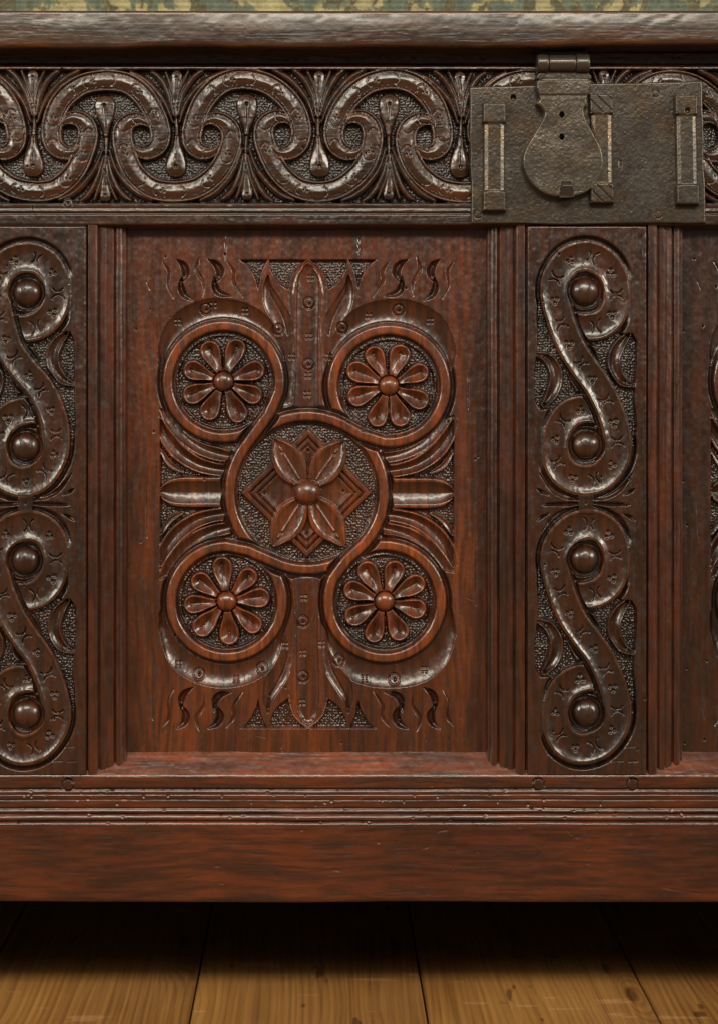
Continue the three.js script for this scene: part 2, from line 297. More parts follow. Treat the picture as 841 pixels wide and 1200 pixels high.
// --- carved middle panel (drawn once for the panel in full view and once for the one at the right edge)
function ogee(side, flip) {                               // the punched ground beside the pointed leaf
  const f = (x, y) => [side > 0 ? 722 - x : x, flip ? 1158 - y : y];
  const g1 = [[279, 304], [288, 309], [295, 319], [300, 329], [302.5, 341], [304.5, 331], [306, 321], [310, 312], [314, 305], [313, 304]];
  const g2 = [[315, 306], [316, 315], [321, 325], [329, 334], [338, 340], [340, 329], [344, 319], [351, 311], [360, 305], [360, 304], [315, 304]];
  return [move(g1, f), move(g2, f)];
}
function panelCarving(dx, x0, x1, g) {
  const b = new Carving(x0, 262, x1, 893, g, -20), sh = (pts) => move(pts, (x, y) => [x + dx, y]), O = [359.5 + dx, 577];
  const rings = [[262, 447, 65.5], [455.5, 452, 66], [450.5, 705, 66], [265.5, 705, 65]].map(([x, y, r]) => [x + dx, y, r]), R0 = 90, HW = 7.5;
  // scooped half moons over and under the rings
  const moon = (pts, c, R) => b.area(curve(sh(pts), true, 6), (k, d, x, y) => {
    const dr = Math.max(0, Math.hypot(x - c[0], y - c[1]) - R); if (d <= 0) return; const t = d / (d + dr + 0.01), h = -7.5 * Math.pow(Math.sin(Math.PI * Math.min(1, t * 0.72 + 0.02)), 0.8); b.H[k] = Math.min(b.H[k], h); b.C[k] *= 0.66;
  });
  moon([[188, 396], [198, 376], [215, 361], [240, 351], [264, 350], [290, 356], [310, 368], [326, 386], [334, 404], [326, 440], [262, 450], [195, 440], [186, 420]], rings[0], 75);
  moon([[532, 402], [522, 378], [505, 362], [480, 352], [455, 351], [430, 356], [408, 368], [392, 386], [384, 405], [392, 440], [455, 450], [520, 440], [533, 420]], rings[1], 75);
  moon([[532, 752], [522, 778], [504, 795], [480, 804], [452, 806], [428, 803], [408, 795], [392, 780], [382, 755], [392, 715], [450, 700], [520, 705], [533, 735]], rings[2], 75);
  moon([[188, 745], [196, 772], [212, 790], [235, 802], [262, 806], [288, 802], [308, 792], [324, 778], [332, 752], [326, 715], [265, 700], [195, 710], [186, 730]], rings[3], 75);
  // side fields with their tongues and leaves
  const FD = 7.2, field = sh([[187, 478], [187, 680], [262, 655], [300, 600], [300, 556], [262, 500]]), field2 = sh([[532, 486], [532, 672], [460, 655], [420, 600], [420, 556], [460, 505]]);
  b.sink(field, FD); b.sink(field2, FD);
  const leaf = (pts, depth, top, id, asym = 0) => b.path(curve(sh(pts)), 2, (k, u, s, w) => {
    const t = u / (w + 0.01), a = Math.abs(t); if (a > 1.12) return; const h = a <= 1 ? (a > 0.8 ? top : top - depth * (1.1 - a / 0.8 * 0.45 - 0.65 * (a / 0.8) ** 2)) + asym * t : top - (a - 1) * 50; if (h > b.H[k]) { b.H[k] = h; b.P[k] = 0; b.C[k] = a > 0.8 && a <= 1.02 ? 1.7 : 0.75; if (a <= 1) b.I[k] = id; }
  });
  const fan = (f) => {
    leaf(move([[270, 577, 17], [240, 577, 17], [215, 577, 17], [203, 577, 15.4], [196, 577, 12.4], [190.5, 577, 8], [188, 577, 2]], f), 5.9, -0.1, b.id('tongue'));
    for (const q of [1, -1]) {
      const g = (x, y) => f(x, q > 0 ? y : 1154 - y);
      leaf(move([[272, 552, 7.4], [250, 549.5, 8], [229, 543, 9], [209, 529, 9.6], [195, 511, 8.5], [187, 494, 5]], g), 5.6, -0.3, b.id('leaf'), 0.8 * q);
      leaf(move([[276, 536, 6.5], [258, 533, 8], [238, 526, 9], [219, 513, 10], [203, 495, 10], [190, 474, 6]], g), 4.8, -1.2, b.id('leaf'), -0.8 * q);
      leaf(move([[214, 553, 2], [204, 548, 3.4], [196, 540, 3.4], [189, 528, 2]], g), 1.5, -2.2, b.id('leaf'));
    }
  };
  fan((x, y) => [x, y]); fan((x, y) => [719 - x, y + 1]);
  // pointed middle leaves above and below, their flames, and the gouge marks
  for (const flip of [0, 1]) {
    const f = (x, y) => [x, flip ? 1158 - y : y], stem = b.id('pointed_leaf');
    b.area(sh(move([[361, 305], [370, 311], [378, 319], [382, 331], [384, 344], [381, 380], [384, 430], [392, 486], [328, 486], [338, 430], [341, 380], [338, 344], [340, 331], [344, 319], [352, 311]], f)), (k, d) => { b.I[k] = stem; b.H[k] = Math.min(b.H[k], -1.6 * (1 - sstep(2, 4.5, Math.abs(d - 2)))); b.C[k] = 1.15; });
    b.path(curve(sh(move([[361, 316, 7], [361, 325, 12], [361, 350, 13.5], [360, 400, 13], [359.5, 450, 14], [359, 490, 15]], f))), 1, (k, u, s, w) => { const t = Math.abs(u) / w; if (t < 1) { b.H[k] = -5 * Math.pow(1 - t * t, 0.6) - 0.5; b.C[k] = 0.78; } });
    for (const q of [-1, 1]) {
      const h = (x, y) => f(361 + q * (361 - x), y), fl = b.id('flame_leaf');
      b.area(sh(move([[314, 306], [317, 318], [322, 328], [331, 337], [338, 342], [341, 380], [337, 430], [333, 470], [326, 430], [334, 404], [326, 386], [312, 368], [303, 350], [304, 335], [307, 321]], h)), (k, d) => { b.I[k] = fl; });
      b.path(curve(sh(move([[314, 324, 1.5], [314, 338, 6], [320, 356, 10.5], [331, 376, 11], [336, 398, 10], [337, 425, 9.5], [334, 470, 9]], h))), 1, (k, u, s, w) => { const t = u / w; if (Math.abs(t) < 1) { b.C[k] = 0.8; b.H[k] = Math.min(b.H[k], -4.6 * Math.pow(1 - t * t, 0.7)); } });
      b.groove(curve(sh(move([[315, 327], [316, 341], [324, 356], [333, 374], [337, 392]], h))), 1.2, 1.6);
      for (const poly of ogee(-q, flip)) b.sink(sh(poly), 5.2, 1.6);
      for (const pts of [[[191, 307, 0.5], [198, 318, 2], [197, 336, 1.2], [204, 350, 0.5]], [[234, 301, 0.6], [230.5, 316, 2.8], [238.5, 331, 1.8], [238, 347, 0.6]], [[266, 306, 0.6], [274, 318, 2.2], [274, 331, 2.2], [285, 348, 0.6]]]) b.groove(curve(sh(move(pts, h))), 2.4, 2.6);
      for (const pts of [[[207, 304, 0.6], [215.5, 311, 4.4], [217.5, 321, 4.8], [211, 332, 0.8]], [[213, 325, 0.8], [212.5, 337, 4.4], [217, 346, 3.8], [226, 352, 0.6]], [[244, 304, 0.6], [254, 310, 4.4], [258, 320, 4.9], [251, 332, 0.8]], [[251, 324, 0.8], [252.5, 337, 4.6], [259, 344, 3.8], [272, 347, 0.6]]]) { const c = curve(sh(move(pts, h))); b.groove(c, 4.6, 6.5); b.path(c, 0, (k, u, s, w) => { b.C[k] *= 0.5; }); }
    }
  }
  // sunk discs
  const disc = (c, R) => { const p = []; for (let i = 0; i < 72; i++) p.push([c[0] + R * Math.cos(i / 36 * Math.PI), c[1] + R * Math.sin(i / 36 * Math.PI)]); return p; };
  for (const c of rings) b.sink(disc(c, 58), 8.5, 3); b.sink(disc(O, 83), 8.5, 3);
  // interlaced straps: each runs round its ring, crosses over and follows the middle circle
  const straps = rings.map(([cx, cy, R1]) => {
    const ux = cx - O[0], uy = cy - O[1], d = Math.hypot(ux, uy), al = -Math.acos(Math.min(0.999, (R0 + R1) / d)), rot = (a) => [ux / d * Math.cos(a) - uy / d * Math.sin(a), ux / d * Math.sin(a) + uy / d * Math.cos(a)], n = rot(al);
    const aO = Math.atan2(n[1], n[0]), aC = Math.atan2(-n[1], -n[0]), ring = [], arc = [];
    for (let a = 0.42; a <= 6.02; a += 0.07) ring.unshift([cx + R1 * Math.cos(aC - a), cy + R1 * Math.sin(aC - a), HW]);
    ring.push([cx - R1 * n[0], cy - R1 * n[1], HW]);
    const far = (cx - O[0]) * (cy - O[1]) > 0 ? 1.98 : 1.4; for (let a = 0; a <= far; a += 0.06) arc.push([O[0] + R0 * Math.cos(aO - a), O[1] + R0 * Math.sin(aO - a), HW]);
    return { ring, arc, id: 0 };
  });
  for (const s of straps) {
    s.id = b.id('strap');
    const cut = 14; s.a = s.ring.slice(0, cut + 1); s.b = [...s.ring.slice(cut), ...s.arc.slice(0, 12)]; s.c = s.arc.slice(11);
  }
  const bead = (pts, id, open, moat) => b.path(pts, 6, (k, u, s, w, x, y) => {
    const d = Math.abs(u), t = d / w;
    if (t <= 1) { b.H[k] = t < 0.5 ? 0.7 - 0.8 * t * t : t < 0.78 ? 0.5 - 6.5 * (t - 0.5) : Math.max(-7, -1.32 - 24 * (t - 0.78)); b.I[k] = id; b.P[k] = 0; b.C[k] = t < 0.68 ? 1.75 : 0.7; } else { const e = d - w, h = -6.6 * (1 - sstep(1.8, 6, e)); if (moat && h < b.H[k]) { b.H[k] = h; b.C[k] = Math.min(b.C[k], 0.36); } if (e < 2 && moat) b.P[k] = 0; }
  }, open);
  for (const s of straps) { bead(s.a, s.id, 2, 1); bead(s.c, s.id, 1, 1); }
  for (const s of straps) bead(s.b, s.id, 3, 1);
  // lip inside each ring
  for (const c of rings) b.path(disc(c, 54.6).concat([disc(c, 54.6)[0]]).map((p) => [...p, 2.2]), 1, (k, u, s, w) => { const t = Math.abs(u) / w; if (t < 1 && b.I[k] === 0) b.H[k] = Math.max(b.H[k], -8.5 + 3 * (1 - t * t)); });
  // rosettes
  const offs = [22.5, 22.5, 29, 5], rr = rng(19);
  rings.forEach((c, n) => {
    for (let i = 0; i < 8; i++) {
      const a = -(offs[n] + 45 * i + (rr() - 0.5) * 7) * Math.PI / 180, id = b.id('petal'), L = 51 + (rr() - 0.5) * 4, fat = 1 + (rr() - 0.5) * 0.12;
      const pts = [[8, 3], [20, 6], [29, 9.4], [35, 11], [L - 11.6, 11.4]].map(([r, w]) => [c[0] + r * Math.cos(a), c[1] + r * Math.sin(a), w * fat]);
      b.path(curve(pts), 2.5, (k, u, s, w) => {
        const t = Math.abs(u) / (w + 0.01), deep = sstep(6, 26, s); if (t > 1.2) return;
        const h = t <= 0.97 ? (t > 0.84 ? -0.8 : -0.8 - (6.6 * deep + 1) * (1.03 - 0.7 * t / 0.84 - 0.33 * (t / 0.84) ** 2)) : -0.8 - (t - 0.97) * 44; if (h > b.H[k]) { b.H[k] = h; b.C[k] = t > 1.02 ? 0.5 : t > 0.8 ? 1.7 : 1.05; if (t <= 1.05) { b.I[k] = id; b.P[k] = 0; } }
      });
      b.dot(c[0] + (L - 9) * Math.cos(a), c[1] + (L - 9) * Math.sin(a), 1.6, 1.6);
    }
    const id = b.id('boss'); b.each((k, x, y) => { const d = Math.hypot(x - c[0], y - c[1]); if (d < 12.5) { b.H[k] = d < 11.8 ? Math.max(-6, -5 + 0.85 * Math.sqrt(11.8 * 11.8 - d * d)) : -6; b.I[k] = id; b.P[k] = 0; b.C[k] = d < 11 ? 1.4 : 0.7; } }, c[0] - 14, c[1] - 14, c[0] + 14, c[1] + 14);
  });
  // lozenge, four pointed petals and the middle boss
  const loz = b.id('lozenge'), dia = sh([[283.5, 578], [361, 503.5], [434, 578], [359.5, 652.5]]);
  b.area(dia, (k, d) => { if (d < -1.5) return; let h = d < 0 ? -2.2 + d * 4 : -2.2; for (const q of [6, 12.5]) h -= 3 * (1 - sstep(0.3, 1.6, Math.abs(d - q))); if (d > 6) h -= 0.9; if (d > 13) h -= 0.9 + 2 * sstep(13, 22, d); if (h > b.H[k]) { b.H[k] = h; b.I[k] = loz; b.P[k] = 0; b.C[k] = 1.15; } }, 2);
  for (const [x, y] of [[310, 578], [361, 528], [402, 576], [359, 626]]) { b.dot(x + dx, y, 1.7, 2.4); }
  for (const [tx, ty] of [[321, 514], [402.5, 517], [403, 640.5], [319.5, 641]]) {
    const id = b.id('petal'), ax = 360 + dx, ay = 577, bx = tx + dx, L = Math.hypot(bx - ax, ty - ay), nx = (bx - ax) / L, ny = (ty - ay) / L;
    const pts = [[6, 3.4], [16, 9.5], [28, 16], [41, 18], [53, 15.6], [63, 10], [L - 3, 3.6], [L, 0.8]].map(([r, w]) => [ax + nx * r, ay + ny * r, w]);
    b.path(curve(pts), 2.5, (k, u, s, w) => {
      const t = Math.abs(u) / (w + 0.01); if (t > 1.3) return; let h = t <= 1 ? (t > 0.72 ? 0.4 : 0.4 - 3.4 * (1 - (t / 0.72) ** 2) ** 0.8) : 0.4 - (Math.abs(u) - w) * 4.5; h += s > 12 && s < L - 18 ? 1.5 * (1 - sstep(0.5, 1.5, Math.abs(u))) : 0;
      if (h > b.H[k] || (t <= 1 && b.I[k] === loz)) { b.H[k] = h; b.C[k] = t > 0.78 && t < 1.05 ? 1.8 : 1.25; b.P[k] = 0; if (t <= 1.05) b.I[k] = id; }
    });
    b.dot(ax + nx * (L - 19), ay + ny * (L - 19), 1.8, 2.4);
  }
  const mb = b.id('boss'); b.each((k, x, y) => { const d = Math.hypot(x - 360 - dx, y - 577); if (d < 15.8) { b.H[k] = d < 15.2 ? -3 + 0.9 * Math.sqrt(15.2 * 15.2 - d * d) : -3; b.I[k] = mb; b.P[k] = 0; b.C[k] = 1.4; } }, 340 + dx, 557, 380 + dx, 597);
  b.punchMarks();
  for (const [x, y] of [[241, 362], [326, 386], [362, 355], [361, 427], [401, 384], [467, 363], [233, 791], [307, 784], [355, 729], [355, 794], [397, 775], [462, 797]]) b.ringMark(x + dx, y);
  for (const [x, y] of [[208, 377], [287, 364], [364, 325], [362, 394], [342, 418], [360, 462], [385, 418], [432, 370], [504, 376], [209, 779], [277, 797], [334, 757], [356, 701], [355, 766], [354, 824], [377, 755], [427, 796], [497, 786], [361, 440], [250, 357]]) b.clover(x + dx, y);
  for (const [x, y, a, l] of [[172, 330, 1.2, 10], [545, 700, 0.4, 10], [540, 840, 1.4, 8], [300, 862, 0.2, 12]]) b.groove([[x + dx, y], [x + dx + l * Math.cos(a), y + l * Math.sin(a)]], 0.8, 0.6);
  for (const [x, y, l] of [[264, 275, 30], [331, 852, 36], [548, 420, 60], [172, 560, 70], [557, 620, 90], [498, 855, 30], [179, 800, 44], [420, 276, 22]]) { const c = []; for (let i = 0; i <= 6; i++) c.push([x + dx + 1.1 * (hash(i, x, 3) - 0.5), y + l * i / 6, 0.5 + 0.7 * Math.sin(i / 6 * Math.PI)]); b.groove(c, 0.9, 1.2); }
  b.worm(24);
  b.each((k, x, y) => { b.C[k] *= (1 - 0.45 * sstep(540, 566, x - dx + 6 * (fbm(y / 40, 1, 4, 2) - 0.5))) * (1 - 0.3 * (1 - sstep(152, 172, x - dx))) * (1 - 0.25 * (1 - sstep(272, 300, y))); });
  b.finish(0.4, 0.32);
  return b;
}
function panelCore(xa, xb) { return timber(flatX(xa, -20), flatY(258, -20), -52, flatX(xb, -20), flatY(897, -20), -33, false, 0.7); }
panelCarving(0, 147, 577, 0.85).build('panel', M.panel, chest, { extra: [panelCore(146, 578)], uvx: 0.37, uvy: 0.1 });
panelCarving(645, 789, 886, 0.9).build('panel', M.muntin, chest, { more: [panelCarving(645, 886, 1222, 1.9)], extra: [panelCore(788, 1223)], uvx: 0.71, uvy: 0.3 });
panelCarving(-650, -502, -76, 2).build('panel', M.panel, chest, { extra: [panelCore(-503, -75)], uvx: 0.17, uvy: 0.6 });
for (const [a, b] of [[1450, 1870]]) mesh('panel', here(mergeGeometries([timber(flatX(a, -20), flatY(258, -20), -40, flatX(b, -20), flatY(897, -20), -22)])), M.panel, chest);

// --- carved top rail
function railCarving(x0, x1, g) {
  const b = new Carving(x0, 60, x1, 268, g, 0), YC = 159;
  b.each((k, x, y) => { b.H[k] = -12 * (1 - sstep(72, 79, y)); });
  b.sink([[x0 - 50, 81], [x1 + 50, 81], [x1 + 50, 238.5], [x0 - 50, 238.5]], 8.8, 2);
  const half = [[0, -65.5, 12], [15, -64, 12], [28, -59.5, 12], [41, -50, 12.2], [52, -37, 12.2], [60, -20, 12], [64, -3, 11.6], [62, 10, 10.8], [55, 18, 9.4], [46, 21, 8], [37.5, 19, 5.6], [31.5, 13.5, 2.4]];
  const arch = curve([...half.slice(1).reverse().map(([x, y, w]) => [-x, y, w]), ...half], false, 6), rr = rng(5);
  const raise = (pts, id, prof, margin = 2) => b.path(pts, margin, (k, u, s, w, x, y) => {
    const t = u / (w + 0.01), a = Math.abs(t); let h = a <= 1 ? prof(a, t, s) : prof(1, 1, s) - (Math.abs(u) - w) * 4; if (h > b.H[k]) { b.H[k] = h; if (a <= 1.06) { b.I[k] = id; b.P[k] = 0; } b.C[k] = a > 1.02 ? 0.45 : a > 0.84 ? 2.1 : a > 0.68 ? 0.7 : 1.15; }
  });
  const band = (a) => (a > 0.84 ? -0.2 : a > 0.66 ? -0.3 - 3 * (1 - Math.abs(a - 0.75) / 0.09) : 0.7 - 2.3 * (a / 0.66) ** 1.35);
  for (let n = -7; n < 19; n++) {
    const xc = 122.5 + (n - 1) * 83.4, up = (((n - 1) % 2) + 2) % 2 === 0, sy = up ? 1 : -1, j = () => (rr() - 0.5) * 2.6, jx = j(), jy = j();
    if (xc < x0 - 120 || xc > x1 + 120) continue;
    const f = (x, y) => [xc + x + jx + 0.9 * Math.sin(y * 0.07 + n), YC + sy * y + jy + 0.9 * Math.sin(x * 0.06 + n * 2)];
    raise(move(arch, f), b.id('scroll_band'), band);
    // marks along the band
    for (const i of [14, 26, 36, 50, 60, 70, 84, 96, 106]) { const p = arch[Math.min(i, arch.length - 2)], q = arch[Math.min(i + 1, arch.length - 1)], an = Math.atan2((q[1] - p[1]) * sy, q[0] - p[0]), [x, y] = f(p[0], p[1]); b.crescent(x - 5 * Math.cos(an), y - 5 * Math.sin(an), an + (i % 4 ? 0 : Math.PI), 6, 1.3); if (i % 3 === 0) { b.dot(x - 2, y, 1.5, 1.5); b.dot(x + 2, y + 1, 1.5, 1.5); b.dot(x, y - 3, 1.4, 1.4); } }
    // hanging and standing pods
    const pod = (pts, name, groove) => raise(curve(move(pts, f), false, 6), b.id(name), (a) => 0.9 - 4.8 * a ** 1.5);
    raise(curve(move([[0, 34, 1.2], [0, 15, 1.8], [0, -4, 2.6]], f)), b.id('stem'), (a) => -2 - 2 * a);
    pod([[0, -1, 3], [0, -10, 5], [0, -20, 8.2], [0, -30, 10.8], [0, -36.5, 11.4]], 'pod');
    b.groove(move([[0, -2], [0, -34]], f), 1.3, 2); b.dot(...f(0, -36), 2.2, 3);
    const vz = (pts, name) => raise(curve(move(pts, f), false, 6), b.id(name), (a) => -0.5 - 3 * a ** 1.3, 1.5);
    vz([[0, 22, 1.6], [0, 42, 3.2], [0, 58, 5], [0, 70, 6.4]], 'bud'); b.groove(move([[0, 40], [0, 66]], f), 1, 1.4); b.dot(...f(0, 69), 1.7, 2.4);
    for (const q of [-1, 1]) {
      vz([[q * 2.5, 24, 1.2], [q * 7, 44, 3], [q * 14, 60, 3.2], [q * 22, 71, 3.2], [q * 29, 76, 2.4]], 'leaf');
      vz([[q * 1.5, 34, 1], [q * 4, 50, 1.8], [q * 9, 65, 2.2], [q * 13, 75, 1.6]], 'leaf');
      vz([[q * 4, 16, 1.2], [q * 12, 38, 2.8], [q * 24, 55, 3.4], [q * 38, 68, 3.4], [q * 54, 76, 2.4]], 'leaf');
    }
  }
  b.punchMarks(1.3);
  b.each((k, x, y) => { if (y > 242.5 && y < 246) b.H[k] -= 1 * (1 - Math.abs(y - 244.2) / 1.8); if (y > 248.5 && y < 252) b.H[k] -= 2.2 * (1 - Math.abs(y - 250.2) / 1.8); if (y > 262) b.H[k] -= (y - 262) ** 2 * 0.55; });
  for (const [x, y, r] of [[80, 238, 6]]) { b.each((k, a, c) => { const d = Math.hypot(a - x, c - y); if (d < r) { b.H[k] = d < r - 1.6 ? 0.6 : -0.6; b.P[k] = 0; } }, x - 9, y - 9, x + 9, y + 9); b.dot(x, y, 1.6, 1.6); }
  b.worm(30);
  b.finish(0.5, 0.36);
  return b;
}
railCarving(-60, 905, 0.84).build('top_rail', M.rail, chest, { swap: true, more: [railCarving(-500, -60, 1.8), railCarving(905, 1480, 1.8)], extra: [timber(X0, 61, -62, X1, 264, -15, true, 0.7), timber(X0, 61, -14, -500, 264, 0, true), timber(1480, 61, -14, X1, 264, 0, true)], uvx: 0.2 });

// --- carved muntins
function muntinCarving(dx, g) {
  const b = new Carving(617 + dx, 263, 757.4 + dx, 910, g, 0.3), rr = rng(31 + dx * 7 & 1023), bossR = 16.4;
  const scrollAt = (yo) => {
    const w1 = (rr() - 0.5) * 6, w2 = (rr() - 0.5) * 6, fat = 1 + (rr() - 0.5) * 0.03, f = (x, y) => [686 + (x - 686) * fat + dx + 1.5 * Math.sin(y * 0.05 + w1), y + yo + 1.3 * Math.sin(x * 0.06 + w2)], turn = (x, y) => f(1372 - x, 865 - y), id = b.id('scroll');
    const ground = [[630, 346], [637, 348], [652, 400], [668, 440], [684, 478], [664, 496], [652, 484], [642, 479], [633, 480], [627, 470], [626, 440], [628, 400], [627, 370]];
    b.sink(move(ground, f), 7, 2); b.sink(move(ground.map(([x, y]) => [x, y - 4]), turn), 7, 2);
    const lf = [[629, 414, 2.5], [641, 419, 5.4], [650, 431, 7], [653, 446, 7.4], [648, 461, 6.6], [638, 474, 3]];
    for (const m of [f, turn]) { const li = b.id('leaf'); b.path(curve(move(lf, m)), 2.5, (k, u, s, w) => { const a = Math.abs(u) / w; const h = a <= 1 ? a > 0.82 ? -0.3 : -0.3 - 3.6 * (1 - a / 0.82 * 0.5 - 0.5 * (a / 0.82) ** 2) : -0.4 - (Math.abs(u) - w) * 4; if (h > b.H[k]) { b.H[k] = h; b.P[k] = 0; if (a < 1.05) b.I[k] = li; } }); b.groove(curve(move(lf.slice(1), m)), 1.2, 1.6); b.dot(...m(638, 473), 1.8, 2.4); b.dot(...m(637, 419), 1.6, 2.2); }
    const prof = (a) => (a > 0.8 ? -0.3 - 0.6 * (a - 0.8) / 0.2 : -0.3 - 3.6 * (1 - (a / 0.8) ** 2.6));
    const stamp = (pts, open, moat) => b.path(curve(pts, false, 8), 7, (k, u, s, w, x, y, L) => {
      const d = Math.abs(u), a = d / w, bx = x - dx, by = y - yo;
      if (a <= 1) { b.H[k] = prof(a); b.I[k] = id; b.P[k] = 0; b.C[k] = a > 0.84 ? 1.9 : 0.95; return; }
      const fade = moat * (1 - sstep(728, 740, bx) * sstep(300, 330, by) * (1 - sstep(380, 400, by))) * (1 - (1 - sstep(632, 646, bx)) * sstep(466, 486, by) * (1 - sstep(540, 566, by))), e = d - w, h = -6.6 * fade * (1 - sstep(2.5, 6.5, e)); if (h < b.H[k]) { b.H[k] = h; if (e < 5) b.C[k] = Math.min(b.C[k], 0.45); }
    }, open);
    const tail1 = [[668, 380, 13], [684, 384, 16], [701, 381, 17], [715, 369, 16.5], [722, 352, 16], [722.5, 338, 16]], tail2 = tail1.map(([x, y, w]) => [1372 - x, 865 - y, w]);
    const main = [[722.5, 338, 16], [719, 322, 17], [708, 308, 18], [690, 301, 18.5], [669, 306, 18], [654, 324, 17], [650, 345, 16.8], [655, 375, 16.5], [668, 408, 16.4], [686, 433, 16.4], [704, 457, 16.4], [717, 490, 16.5], [722, 520, 16.8], [718, 541, 17], [703, 559, 18], [682, 564, 18.5], [664, 557, 18], [653, 543, 17], [649.5, 527, 16]];
    stamp(move(tail1, f), 2, 1); stamp(move(tail2, f), 2, 1); stamp(move(main, f), 3, 1);
    // paired cuts and three-cornered punches along the scroll
    const line = curve(move([...tail1.slice(1, -1), ...main, ...tail2.slice(1, -1).reverse()], f), false, 8); let s = 0, next = 12, kind = 0;
    for (let i = 1; i < line.length; i++) {
      s += Math.hypot(line[i][0] - line[i - 1][0], line[i][1] - line[i - 1][1]); if (s < next) continue; next += 24 + rr() * 4; kind++;
      const [x, y] = line[i], an = Math.atan2(line[i][1] - line[i - 1][1], line[i][0] - line[i - 1][0]);
      if (kind % 2) { for (const q of [-1, 1]) b.crescent(x + q * 9.5 * Math.cos(an), y + q * 9.5 * Math.sin(an), q > 0 ? an + Math.PI : an, 6.8 + rr() * 1.8, 1.8 + rr() * 0.8, 1.8 + rr() * 0.6); } else { { const big = 0.9 + rr() * 0.4, tw = rr() * 0.7; for (const a of [0, 2.1, 4.2]) b.dot(x + 3 * big * Math.cos(a + an + tw), y + 3 * big * Math.sin(a + an + tw), 2.2 * big, 2.2); } }
    }
    for (const [cx, cy] of [[686.5, 342], [685.5, 522.5]]) {
      const bi = b.id('boss'), [x0, y0] = f(cx, cy);
      b.each((k, x, y) => { const d = Math.hypot(x - x0, y - y0); if (d > 22.5) return; if (d > 17) { const h = -8.5 * (1 - sstep(19.5, 22.5, d)); if (h < b.H[k]) { b.H[k] = h; b.P[k] = 0; } return; } b.H[k] = -8.5 + 0.82 * Math.sqrt(Math.max(0, bossR * bossR - d * d)); b.I[k] = bi; b.P[k] = 0; b.C[k] = 1.05; }, x0 - 24, y0 - 24, x0 + 24, y0 + 24);
    }
  };
  // tie between the two scrolls with its small rays (cut first, the scrolls go over it)
  for (const q of [-1, 1]) for (const ra of [[[680, 590, 2.4], [664, 590.5, 2.8], [645, 591, 2.2], [634, 592, 0.6]], [[680, 584.5, 2], [662, 582, 3], [646, 573, 2.8], [632, 555, 0.8]], [[680, 596, 2], [662, 599, 3], [646, 608, 2.8], [634, 626, 0.8]], [[642, 580, 0.8], [634, 576, 2.2], [629, 573, 0.8]], [[642, 602, 0.8], [634, 606, 2.2], [629, 610, 0.8]]]) b.groove(curve(ra.map(([x, y, w]) => [686 + q * (686 - x) + dx, y, w])), 2.8, 5);
  scrollAt(0); scrollAt(314);
  const tie = b.id('tie'); b.each((k, x, y) => { b.H[k] = -0.3; b.I[k] = tie; b.P[k] = 0; }, 678 + dx, 579, 694 + dx, 601); b.dot(686 + dx, 590, 1.2, 2);
  b.punchMarks(1.4);
  for (const [x, y, l] of [[732, 876, 12], [735, 893, 12], [700, 893, 30], [640, 884, 6]]) b.groove([[x + dx, y], [x + dx + l, y - 1]], 0.8, 0.7);
  b.each((k, x, y) => { const e = Math.min(x - 617 - dx, 757.4 + dx - x); if (e < 2) b.H[k] -= (2 - e) ** 2 * 0.7; if (y > 907.5) b.H[k] -= (y - 907.5) * 0.8; if (y < 266) b.H[k] -= (266 - y) * 1.2; });
  b.worm(12);
  b.finish(0.5, 0.42);
  return b;
}
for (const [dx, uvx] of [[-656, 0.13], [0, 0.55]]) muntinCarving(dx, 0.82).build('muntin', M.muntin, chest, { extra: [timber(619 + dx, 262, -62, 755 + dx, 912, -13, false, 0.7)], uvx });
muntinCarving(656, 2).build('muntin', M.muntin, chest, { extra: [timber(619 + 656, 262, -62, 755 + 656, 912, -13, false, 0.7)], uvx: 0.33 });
// end stiles run down to the floor as feet
for (const [a, b] of [[X0 - 4, X0 + 150], [X1 - 150, X1 + 4]]) mesh('stile', here(timber(a, 60, -62, b, FY, 1)), M.muntin, chest);

// --- run mouldings along the edges of the muntins
const MP = [[0, -5], [1.2, -5], [2, -2.2], [3, -1.2], [8, -1], [11.5, -1.8], [13.5, -4], [14.2, -6.5], [15.2, -6.6], [16, -5.2], [22, -5.8], [23, -7.6], [23.8, -7.4], [24.6, -7.0], [31, -8.4], [32.2, -11.5], [33.2, -12], [34.4, -9.6], [36.5, -8.6], [39, -8.9], [41.5, -10.6], [42.6, -13], [43.6, -12.2], [44.8, -13], [46, -17], [47, -24]];
const prof = (u) => { for (let i = 1; i < MP.length; i++) if (u <= MP[i][0]) { const [a, b] = MP[i - 1], [c, d] = MP[i]; return b + (d - b) * (u - a) / (c - a); } return MP[MP.length - 1][1]; };
function moulding(xe, dir, tone, uvx) {                    // xe: edge of the muntin, dir: towards the panel
  const w = 47, b = new Carving(Math.min(xe, xe + dir * w), 262, Math.max(xe, xe + dir * w), 913, 0.6, 0, 3.2), s = b.seed;
  b.each((k, x, y) => { const u = Math.abs(x - xe); b.H[k] = prof(clamp(u + 0.5 * (fbm(y / 60, xe, s, 2) - 0.5) * sstep(2, 6, u), 0, 47)); b.C[k] = tone * (u < 2.5 ? 0.8 : 1); });
  b.finish(0.5, 0.25);
  return b.build('moulding', M.mould, chest, { uvx });
}
moulding(101, 1, 1.0, 0.3); moulding(617, -1, 0.9, 0.62); moulding(757, 1, 1.05, 0.81); moulding(-39, -1, 1, 0.4); moulding(1273, -1, 1, 0.5);

